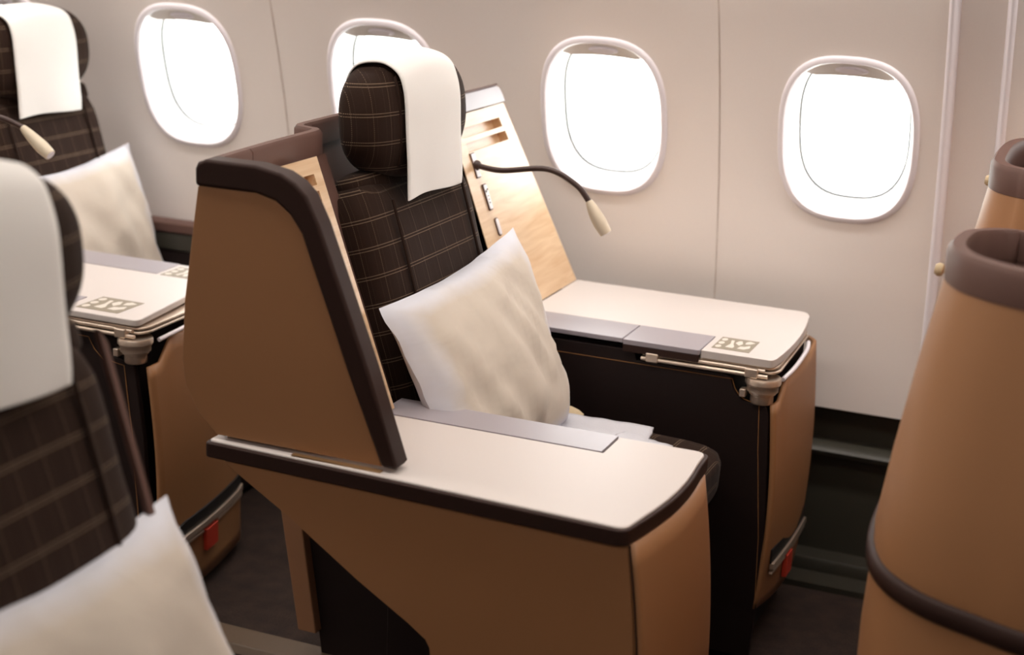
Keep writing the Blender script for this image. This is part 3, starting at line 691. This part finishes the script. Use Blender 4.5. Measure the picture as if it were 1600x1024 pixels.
p2.location += Vector((-1.255, .485, -.01)); tag(p2, 'pale pillow on the window seat behind, leftmost by the wall', 'pillow')
ar = thing('wall_ledge', (-2.3, 3.2, 0), 'dark low ledge against the wall under the far left window', 'ledge')
obj('armrest_top', prism(rpoly([(-2.62, 3.255), (-1.98, 3.255), (-1.98, 3.305), (-2.62, 3.305)], .01), 'z', .60, .628), 'plum', ar, bevel=.006)
obj('brass_strip', box(-2.62, -1.985, 3.258, 3.300, .556, .599), 'dado', ar, bevel=.004)
obj('body', box(-2.62, -1.99, 3.262, 3.30, .05, .555), 'black', ar, bevel=.005)
make_lamp([(-2.30, 2.50, .985), (-2.24, 2.55, .990), (-2.19, 2.58, .976), (-2.155, 2.597, .958)], [(-2.157, 2.596, .960), (-2.125, 2.60, .932), (-2.092, 2.60, .908)], 'reading lamp with ivory head at the left edge, before the plaid seat')
rs = thing('seat_shell', (-2.4, 2.55, .64), 'wood shell section behind the rear centre console, out at the left edge', 'seat shell')
obj('wood_panel', fprism([(2.47, 0), (2.85, 0), (2.85, .40), (2.47, .40)], (-2.36, 0, .645), (0, 1, 0), WU, WN, -.02, 0), 'wood', rs, smooth=False)
obj('rim', fprism(rpoly([(2.45, .40), (2.87, .40), (2.87, .44), (2.45, .44)], .01), (-2.36, 0, .645), (0, 1, 0), WU, WN, -.03, .006), 'plum', rs, bevel=.003)

# ------------------------------------------------------------------ nearest seat at the left (other side of the aisle)
s3 = copy_tree(seat, None, (.125, -1.30, -.005), 'dark plaid seat nearest the camera at the left edge')
s3.name = 'airline_seat'
c3 = cover.copy(); COL.objects.link(c3); c3.location = cover.location+Vector((.128, -1.295, -.002)); c3['label'] = 'large blurred white headrest cover in the left foreground'
p3 = obj('pillow', make_pillow([(-1.13, 2.275, .770), (-1.135, 2.760, .755), (-.975, 2.775, .36), (-.975, 2.30, .40)], .065, (.93, -.05, .36), 12.1), 'pillow', None, loc=(-1.0, 2.52, .49))
p3.location += Vector((.100, -1.285, .010)); tag(p3, 'cream pillow on the nearest seat, bottom left corner', 'pillow')
obj('side_frame', fprism(rpoly([(0, -.35), (.010, -.35), (.010, .24), (0, .26)], .003), bp(1.425, .73, -.01)+Vector((.118, 0, 0)), (0, 1, 0), REC, FWD, -.004, .004), 'plum', s3, bevel=.003)

# ------------------------------------------------------------------ row in front (right edge)
def u_shell(name, path, zt, label, flare, zb, knob, bh=.045, extra=True, rimmat='plum'):
    t_ = thing(name, (path[0][0], path[0][1], 0), label, 'seat shell')
    P = catmull([(x, y, z) for x, y, z in path], 6); P = [tuple(p) for p in P]
    obj('rim', sweep(P, lambda i: [(-.012, -bh), (.014, -bh), (.014, -.008), (.008, 0), (-.008, 0), (-.012, -.006)]), rimmat, t_)
    def fl_(i):
        a, b = P[max(0, i-1)], P[min(len(P)-1, i+1)]; t2 = Vector((b[0]-a[0], b[1]-a[1])).normalized()
        return .018+flare*max(0, t2.y)+flare*.35*max(0, -t2.x)
    obj('outer_skin', sweep(P, lambda i: [(.000, -bh-.0005), (.013, -bh-.0005), (.013+fl_(i)*.35, -bh-.10), (.013+fl_(i)*.75, -bh-.24), (.013+fl_(i), zb-P[i][2]+.02), (.013+fl_(i)*.98, zb-P[i][2]), (fl_(i)*.7, zb-P[i][2]), (0, -bh-.12)]), 'tan', t_)
    obj('lining', sweep(P, lambda i: [(-.011, -bh), (-.003, -bh), (-.003, -.40), (-.011, -.40)]), rimmat, t_)
    return t_, P, [fl_(i) for i in range(len(P))]
# path runs so that its left normal points outward: from near wing (right) to far wing (right)
path_a = [(.45, 1.80, 1.075), (.05, 1.84, 1.075), (-.10, 1.885, 1.074), (-.170, 1.93, 1.072), (-.205, 1.99, 1.068), (-.222, 2.08, 1.060), (-.228, 2.25, 1.040), (-.222, 2.38, 1.020), (-.19, 2.455, 1.010), (-.12, 2.475, 1.005), (.45, 2.48, 1.0)]
fa, PAa, OFa = u_shell('seat_shell', path_a, 0, 'tan shell with plum rim in front, nearest at the right edge', .034, .655, True)

for k, (x, y, z, r_) in enumerate(((-.10, 2.12, .965, .062), (-.05, 2.30, .955, .070))):
    obj('side_padding', sbox((x, y, z), (0, 1, 0), (.25, 0, .97), (.97, 0, -.25), r_, .085, .055, n=2.6, m_=2.4, N=10), 'plum', fa)
def hook(par, x, y, z):
    h = obj('coat_hook', lathe([(.004, 0), (.004, .010), (.009, .012), (.010, .018), (.007, .023)], (x, y, z), (-1, 0, .1), 14), 'beige', par)
    obj('hook_plate', box(x-.004, x+.004, y-.010, y+.010, z-.055, z-.008), 'plum', h, bevel=.002)
hook(fa, -.252, 2.30, .968)
fc = thing('side_console', (.1, 1.9, 0), 'tan console below the dark band at the lower right corner', 'console')
P_ = [(p[0], p[1], .655) for p in PAa[:len(PAa)*3//4]]; O_ = [.013+o for o in OFa]
pl = [(p[0], p[1]) for p in P_]
obj('edge_trim', sweep(P_, lambda i: [(O_[i]-.03, -.028), (O_[i]+.002, -.030), (O_[i]+.008, -.024), (O_[i]+.008, -.004), (O_[i]+.003, .001), (O_[i]-.03, .001)]), 'trim', fc)
obj('outer_skin', sweep(P_, lambda i: [(O_[i]-.03, -.0285), (O_[i], -.0305), (O_[i]+.004, -.12), (O_[i]+.004, -.30), (O_[i]-.004, -.50), (O_[i]-.02, -.62), (O_[i]-.04, -.62), (O_[i]-.04, -.30)]), 'tan', fc)
obj('console_top', prism(pl+[(.45, 2.30)], 'z', .632, .640), 'white', fc, smooth=False)
# window-side shell of the front row
path_b = [(.45, 2.60, 1.075), (-.10, 2.60, 1.078), (-.195, 2.62, 1.078), (-.232, 2.665, 1.078), (-.243, 2.76, 1.076), (-.243, 2.93, 1.074), (-.215, 3.02, 1.072), (-.14, 3.05, 1.070), (.45, 3.06, 1.07)]
fb, PBb, OFb = u_shell('seat_shell', path_b, 0, 'smaller tan shell by the wall behind the right edge shell', .030, .40, True)
hook(fb, -.255, 2.90, 1.005)
fw = obj('window_ledge_console', box(-.20, .45, 2.50, 2.60, .05, .64), 'tan', None, loc=(.1, 2.55, 0), bevel=.01); fw.name = 'centre_console'
tag(fw, 'tan console between the two front row shells at the right edge', 'console')

s4 = copy_tree(seat, None, (1.26, -.345, -.01), 'plaid seat inside the nearest tan shell, out past the right edge')
s4.name = 'airline_seat'
s5 = copy_tree(seat, None, (1.26, .335, -.01), 'plaid window seat inside the smaller tan shell, out past the right edge')
s5.name = 'airline_seat'
